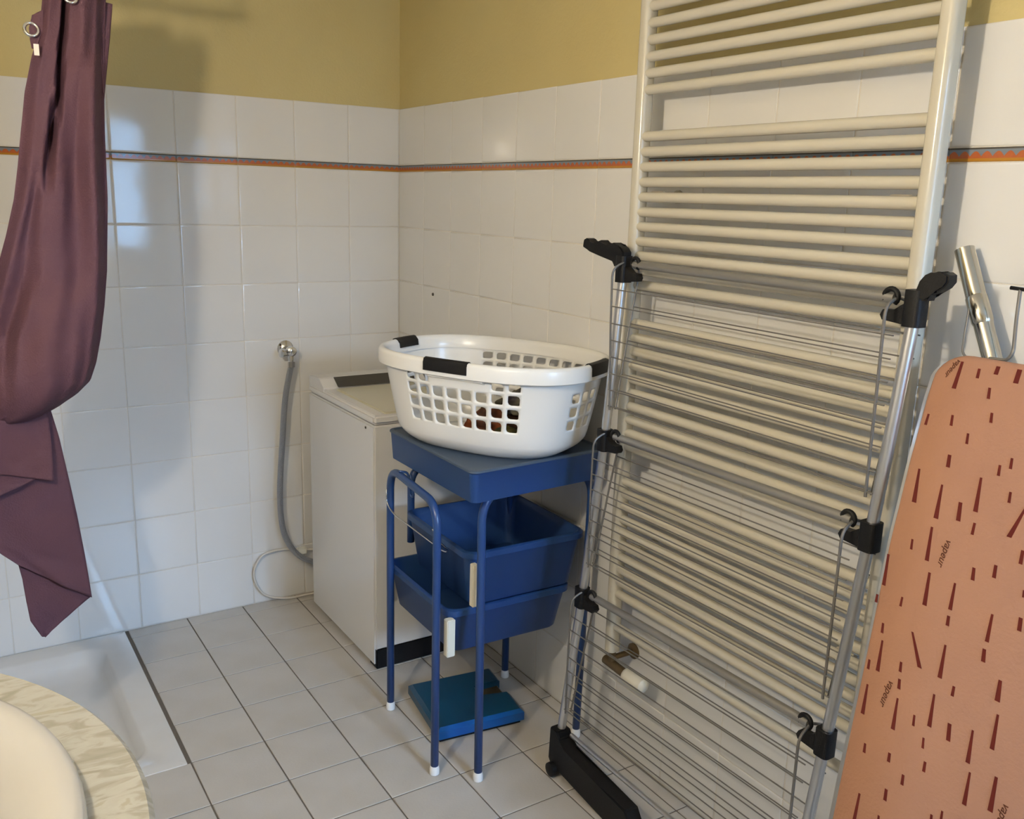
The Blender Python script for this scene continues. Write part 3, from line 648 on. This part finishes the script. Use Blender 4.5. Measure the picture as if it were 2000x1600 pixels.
# ------------------------------------------------------------------ chrome vacuum tube behind the board
vt = thing('vacuum_tube', 'chrome tube with a sleeve joint standing behind the ironing board', 'tube', (-.19, -3.0, 0))
t0 = Vector(PX(1884, 487, -.022)); t1 = Vector(PX(1942, 710, -.046)); dd = (t1-t0).normalized(); tm = Vector(PX(1908, 585, -.034))
tend = t1+dd*((t1.z-.02)/-dd.z)
bm = BM(); tube(bm, [t0, tm], .0165, 20, caps=False); tube(bm, [t0+dd*.002, tm], .0145, 20); bb = ob('outer_tube', bm, M_tubec, smooth=True, angle=50); keep(bb, vt)
bm = BM(); lathe(bm, [(.0163, -.006), (.0176, -.004), (.0176, .040), (.0160, .044)], tm, dd, 24); keep(ob('sleeve', bm, M_tubec, smooth=True, angle=50), vt)
bm = BM(); tube(bm, [tm, tend], .0158, 20); keep(ob('inner_tube', bm, M_tubec, smooth=True, angle=50), vt)
# ------------------------------------------------------------------ small wall plug on the right wall
q = PX(846, 575, 0); bm = BM(); lathe(bm, [(.006, 0), (.005, .003), (.002, .004)], Vector((-.0003, q.y, q.z)), Vector((-1, 0, 0)), 12)
tag(ob('wall_plug', bm, M_seal, smooth=True, angle=40), 'small dark plugged drill hole in the white tiles above the laundry basket', 'wall plug')
# ------------------------------------------------------------------ shower curtain (hangs in the plane of the tray's front edge)
YC = -.86
def cp(px, py, dy=0.): q = PY(px, py, YC-dy); return q
crt = thing('shower_curtain', 'plum purple shower curtain gathered and knotted up at the left', 'shower curtain', (-1.2, YC, 1.9))
rowsC = [ # y, left, right, [(u, depth)...]
 (-16, 84, 207, [(0, 0), (.12, .03), (.27, .025), (.35, -.035), (.42, .03), (.62, .045), (.80, .03), (1, 0)]),
 (60, 77, 206, [(0, 0), (.12, .03), (.27, .026), (.35, -.035), (.42, .03), (.62, .045), (.80, .03), (1, -.01)]),
 (110, 62, 206, [(0, 0), (.14, .03), (.31, .03), (.38, -.035), (.44, .03), (.62, .045), (.80, .035), (1, -.01)]),
 (180, 48, 205, [(0, 0), (.16, .03), (.35, .035), (.42, -.035), (.48, .03), (.62, .034), (.80, .05), (1, -.01)]),
 (260, 40, 207, [(0, 0), (.16, .03), (.28, .038), (.36, -.03), (.43, .036), (.62, .022), (.80, .05), (1, -.01)]),
 (320, 35, 209, [(0, 0), (.14, .03), (.25, .03), (.32, -.002), (.42, .042), (.62, .018), (.80, .05), (1, -.01)]),
 (390, 27, 211, [(0, 0), (.12, .025), (.20, .016), (.30, .036), (.48, .042), (.64, .018), (.82, .048), (1, -.01)]),
 (460, 12, 211, [(0, 0), (.10, .028), (.20, .014), (.34, .046), (.50, .046), (.68, .022), (.84, .048), (1, -.01)]),
 (530, -6, 210, [(0, -.01), (.10, .020), (.23, .010), (.40, .054), (.55, .052), (.71, .034), (.86, .048), (1, -.01)]),
 (600, -22, 205, [(0, -.02), (.10, .008), (.22, .002), (.34, .056), (.52, .064), (.72, .050), (.88, .045), (1, -.01)]),
 (660, -34, 198, [(0, -.03), (.12, -.01), (.20, -.012), (.30, .05), (.52, .074), (.74, .060), (.88, .044), (1, -.01)]),
 (710, -42, 189, [(0, -.03), (.12, -.005), (.20, .018), (.32, .058), (.54, .080), (.76, .062), (.90, .040), (1, -.01)]),
 (745, -44, 178, [(0, -.03), (.12, .0), (.20, .03), (.34, .060), (.58, .076), (.78, .056), (.90, .034), (1, -.01)]),
 (772, -42, 152, [(0, -.03), (.12, .0), (.24, .035), (.40, .056), (.64, .064), (.82, .044), (.92, .022), (1, -.012)]),
 (794, -40, 120, [(0, -.03), (.12, .0), (.28, .03), (.48, .045), (.70, .048), (.86, .026), (.94, .010), (1, -.015)]),
 (815, -38, 84, [(0, -.03), (.15, -.01), (.35, .018), (.58, .030), (.80, .022), (.92, .004), (1, -.02)]),
 (838, -36, 40, [(0, -.04), (.3, -.02), (.6, -.01), (1, -.03)])]
def interp(L, u):
    for (a, va), (b, vb) in zip(L, L[1:]):
        if u <= b: t = (u-a)/(b-a) if b > a else 0; t = t*t*(3-2*t); return va+(vb-va)*t
    return L[-1][1]
bm = BM(); NU = 90; NR = 150; grid = []
ys = [r[0] for r in rowsC]
for i in range(NR+1):
    y = ys[0]+(ys[-1]-ys[0])*i/NR
    k = max(j for j in range(len(rowsC)-1) if rowsC[j][0] <= y+1e-6); a, b = rowsC[k], rowsC[k+1]; t = (y-a[0])/(b[0]-a[0])
    l = a[1]+(b[1]-a[1])*t; r = a[2]+(b[2]-a[2])*t; row = []
    for j in range(NU+1):
        u = j/NU; dp = interp(a[3], u)*(1-t)+interp(b[3], u)*t
        px = l+(r-l)*u; w = cp(px, y, 0)
        n = noise.noise(Vector((u*7, y*.012, 3)))*.004+noise.noise(Vector((u*3, y*.006, 9)))*.006
        row.append(bm.verts.new((w.x, w.y-dp-n, w.z)))
    grid.append(row)
for i in range(NR):
    for j in range(NU): bm.faces.new((grid[i][j], grid[i][j+1], grid[i+1][j+1], grid[i+1][j]))
def cl(name, bm, th=.0016):
    o = keep(ob(name, bm, M_purple, smooth=True), crt); md = o.modifiers.new('t', 'SOLIDIFY'); md.thickness = th; md.offset = 0; return o
cl('gathered_cloth', bm)
def sheet(name, rows, dy, fold=.004, seed=0, n=26):
    """rows: (y, left, right) in the photo; dy = distance in front of the curtain plane at left/right"""
    bm = BM(); g = []; m = 40
    for i in range(m+1):
        f = i/m*(len(rows)-1); k = min(int(f), len(rows)-2); t = f-k; a, b = rows[k], rows[k+1]
        L = [a[q]+(b[q]-a[q])*t for q in range(4)]; row = []
        for j in range(n+1):
            u = j/n; px = L[0]+(L[2]-L[0])*u; py = L[1]+(L[3]-L[1])*u; w = cp(px, py, 0)
            d = dy[0]+(dy[1]-dy[0])*u+fold*math.sin(u*7+seed+i*.05)+noise.noise(Vector((u*4, i*.15, seed)))*fold
            row.append(bm.verts.new((w.x, w.y-d, w.z)))
        g.append(row)
    for i in range(m):
        for j in range(n): bm.faces.new((g[i][j], g[i][j+1], g[i+1][j+1], g[i+1][j]))
    return cl(name, bm)
# right top corner fold of the heading
sheet('heading_fold', [(192, -2, 222, 6), (195, 60, 217, 72), (200, 130, 210, 145), (203, 180, 206, 192)], (-.004, -.018), .002, 1)
# the tail hanging out of the knot: rows run from left edge point to right edge point
sheet('hanging_tail', [(-45, 800, 98, 795), (-45, 850, 118, 858), (-45, 930, 136, 935), (-40, 1000, 153, 1010), (-30, 1060, 168, 1085), (5, 1088, 176, 1130), (40, 1110, 183, 1175)], (-.012, -.022), .005, 2)
sheet('tail_hem', [(36, 1105, 183, 1175), (46, 1140, 160, 1194), (54, 1185, 128, 1222), (62, 1222, 105, 1243), (84, 1252, 92, 1256)], (-.028, -.034), .002, 4)
sheet('middle_flap', [(-45, 815, 92, 800), (-45, 850, 98, 850), (-44, 890, 102, 895), (-44, 920, 104, 938)], (.012, .006), .003, 5)
sheet('middle_flap', [(-45, 910, 80, 930), (-45, 950, 40, 950), (-45, 985, -8, 972)], (.004, .0), .002, 6)
# unseen folds added behind the bunch to widen its shadow on the far wall
bm = BM(); g = []; NB = 60; z0b, z1b = 1.955, 1.34
for i in range(41):
    z = z0b+(z1b-z0b)*i/40; row = []
    for j in range(NB+1):
        u = j/NB; y = YC+.03+.37*u; x = -1.215+(y-YC)*.15+(.036+.006*math.sin(i*.12))*math.sin(u*2*PI*5)-.05*(1-z/2)
        row.append(bm.verts.new((x, y, z+.05*u*(i/40))))
    g.append(row)
for i in range(40):
    for j in range(NB): bm.faces.new((g[i][j], g[i][j+1], g[i+1][j+1], g[i+1][j]))
cl('shadow_folds', bm)
# eyelet with ring at the left edge, care tag and top eyelets
def eyelet(px, py, r, dy):
    w = cp(px, py, 0); w.y -= dy; bm = BM(); tube(bm, [(w.x+r*math.cos(a), w.y+.004*math.sin(a*1), w.z+r*math.sin(a)) for a in [2*PI*k/24 for k in range(24)]], r*.26, 8, closed=True)
    keep(ob('eyelet', bm, M_chrome, smooth=True), crt)
eyelet(60, 59, .0135, .012); eyelet(131, 1, .0125, .05)
sheet('heading_flap', [(62, 30, 84, 20), (56, 55, 82, 60), (58, 78, 74, 84), (62, 95, 72, 100)], (.004, .01), .001, 3)
w0, w1 = cp(61, 90), cp(73, 113); bm = BM(); box(bm, w0.x, w1.x, YC-.042, YC-.0405, w1.z, w0.z); keep(ob('care_tag', bm, M_tagw), crt)
# rail that carries it, above the frame
rail = BM(); tube(rail, [(XL+.002, YC, 1.985), (-1.05, YC, 1.985)], .011, 14)
rl = tag(ob('curtain_rail', rail, M_chrome, smooth=True, angle=50), 'chrome rail above the frame carrying the plum shower curtain', 'curtain rail')
bm = BM(); tube(bm, [(-1.06, YC, 1.985), (-1.06, YC, H+.0005)], .006, 10); lathe(bm, [(.02, 0), (.02, .006)], Vector((-1.06, YC, H-.006))); keep(ob('ceiling_stay', bm, M_chrome), rl)
for x in (-1.10, -1.16, -1.22, -1.27):
    bm = BM(); q = 1.945; tube(bm, [(x, YC+.0*math.cos(a)+.017*math.cos(a), 1.968+.033*math.sin(a)) for a in [2*PI*k/20 for k in range(20)]], .0016, 6, closed=True); keep(ob('curtain_ring', bm, M_chrome, smooth=True), crt)
# ------------------------------------------------------------------ vanity with basin (lower left foreground)
vn = thing('vanity_unit', 'vanity with round-fronted veined marble top in the lower left foreground', 'vanity', (-1.8, -2.17, 0))
cxv, cyv, Rv = -1.9195, -2.172, .547
def arc(R, z, x_in=XL+.002): 
    a0 = math.acos(max(-1, min(1, (x_in-cxv)/R))); n = 72
    return [(cxv+R*math.cos(t), cyv+R*math.sin(t), z) for t in [-a0+2*a0*k/n for k in range(n+1)]]
ex, ey, bx, by = .240, .340, -1.6805, -2.184
bm = BM()
# top with an oval cut-out: rings from outer edge to the hole, matched by angle
def ell(a, b, z, n): return [(bx+a*math.cos(2*PI*k/n), by+b*math.sin(2*PI*k/n), z) for k in range(n)]
NA = 96
def outer(R, z):
    out = []
    for k in range(NA):
        a = 2*PI*k/NA; d = Vector((math.cos(a), math.sin(a))); 
        # ray from basin centre to the counter outline
        best = 9
        b_ = (bx-cxv)*d.x+(by-cyv)*d.y; c_ = (bx-cxv)**2+(by-cyv)**2-R*R; best = -b_+math.sqrt(b_*b_-c_)
        if d.x < -1e-6: best = min(best, (XL+.002-bx)/d.x)
        out.append((bx+d.x*best, by+d.y*best, z))
    return out
def hole_(k_, z): return [(bx+ex*k_*math.cos(2*PI*k/NA), by+ey*k_*math.sin(2*PI*k/NA), z) for k in range(NA)]
ring_surface(bm, [hole_(.93, .812), outer(Rv-.006, .812), outer(Rv, .818), outer(Rv, .844), outer(Rv-.006, .850), hole_(.93, .850), hole_(.93, .812)], False)
bmesh.ops.remove_doubles(bm, verts=bm.verts[:], dist=.0001)
keep(ob('marble_top', bm, M_marble, smooth=True, angle=40), vn)
bm = BM(); Rb = .42; prism(bm, [(p[0], p[1]) for p in arc(Rb, 0)], 'z', .08, .65); keep(ob('cabinet', bm, M_cab, smooth=True, angle=40), vn)
bm = BM(); prism(bm, [(p[0], p[1]) for p in arc(.36, 0)], 'z', .0, .08); keep(ob('plinth', bm, M_seal, smooth=True, angle=40), vn)
bm = BM(); prism(bm, [(p[0], p[1]) for p in arc(.50, 0)], 'z', .65, .66); keep(ob('shelf', bm, M_cab, smooth=True, angle=40), vn)
bsn = BM()
def el(k_, z): return [(bx+(ex-k_)*math.cos(2*PI*i/64), by+(ey-k_)*math.sin(2*PI*i/64), z) for i in range(64)]
ring_surface(bsn, [el(.030, .70), el(.022, .8505), el(.004, .8505), el(-.001, .858), el(0, .870), el(.004, .877), el(.012, .881), el(.028, .881), el(.048, .874), el(.070, .852), el(.090, .825), el(.115, .78), el(.15, .745), el(.19, .73), el(.225, .728)])
bso = ob('wash_basin', bsn, M_basin, smooth=True, angle=60)
tag(bso, 'cream oval wash basin set in the marble vanity top', 'wash basin')
# ------------------------------------------------------------------ wall lamp over the basin (out of the frame, lights the room)
wl = thing('wall_lamp', 'warm glass globe wall lamp above the basin, out of the frame at left', 'wall lamp', tuple(LAMP))
bm = BM(); lathe(bm, [(.05, 0), (.05, .012), (.02, .02), (.016, .05)], Vector((XL+.0005, LAMP.y, LAMP.z)), Vector((1, 0, 0)), 24); keep(ob('wall_plate', bm, M_chrome, smooth=True, angle=40), wl)
bm = BM(); bmesh.ops.create_uvsphere(bm, u_segments=24, v_segments=16, radius=.045)
for w in bm.verts: w.co += LAMP
keep(ob('globe', bm, M_lampm, smooth=True), wl)
cl_ = thing('fill_globe', 'glowing fill globe added under the ceiling, out of the frame', 'fill light', (-1.0, -1.6, 2.105))  # globe and plate added for soft ambient fill, no such lamp known here
bm = BM(); lathe(bm, [(.07, 0), (.07, .02), (.04, .03), (.03, .06)], Vector((-1.0, -1.6, H-.0005)), Vector((0, 0, -1)), 24); keep(ob('fill_globe_plate', bm, M_chrome, smooth=True, angle=40), cl_)
bm = BM(); bmesh.ops.create_uvsphere(bm, u_segments=24, v_segments=16, radius=.07)
for w in bm.verts: w.co += Vector((-1.0, -1.6, 2.105))
keep(ob('globe', bm, M_fill, smooth=True), cl_)
bm = BM(); lathe(bm, [(.012, 0), (.036, .001), (.036, .005), (.012, .014)], LAMP-Vector((0, 0, .046)), Vector((0, 0, -1)), 28); keep(ob('light_blocking_cap', bm, M_chrome, smooth=True, angle=40), wl)  # unseen cap added under the globe to dim its light on the basin
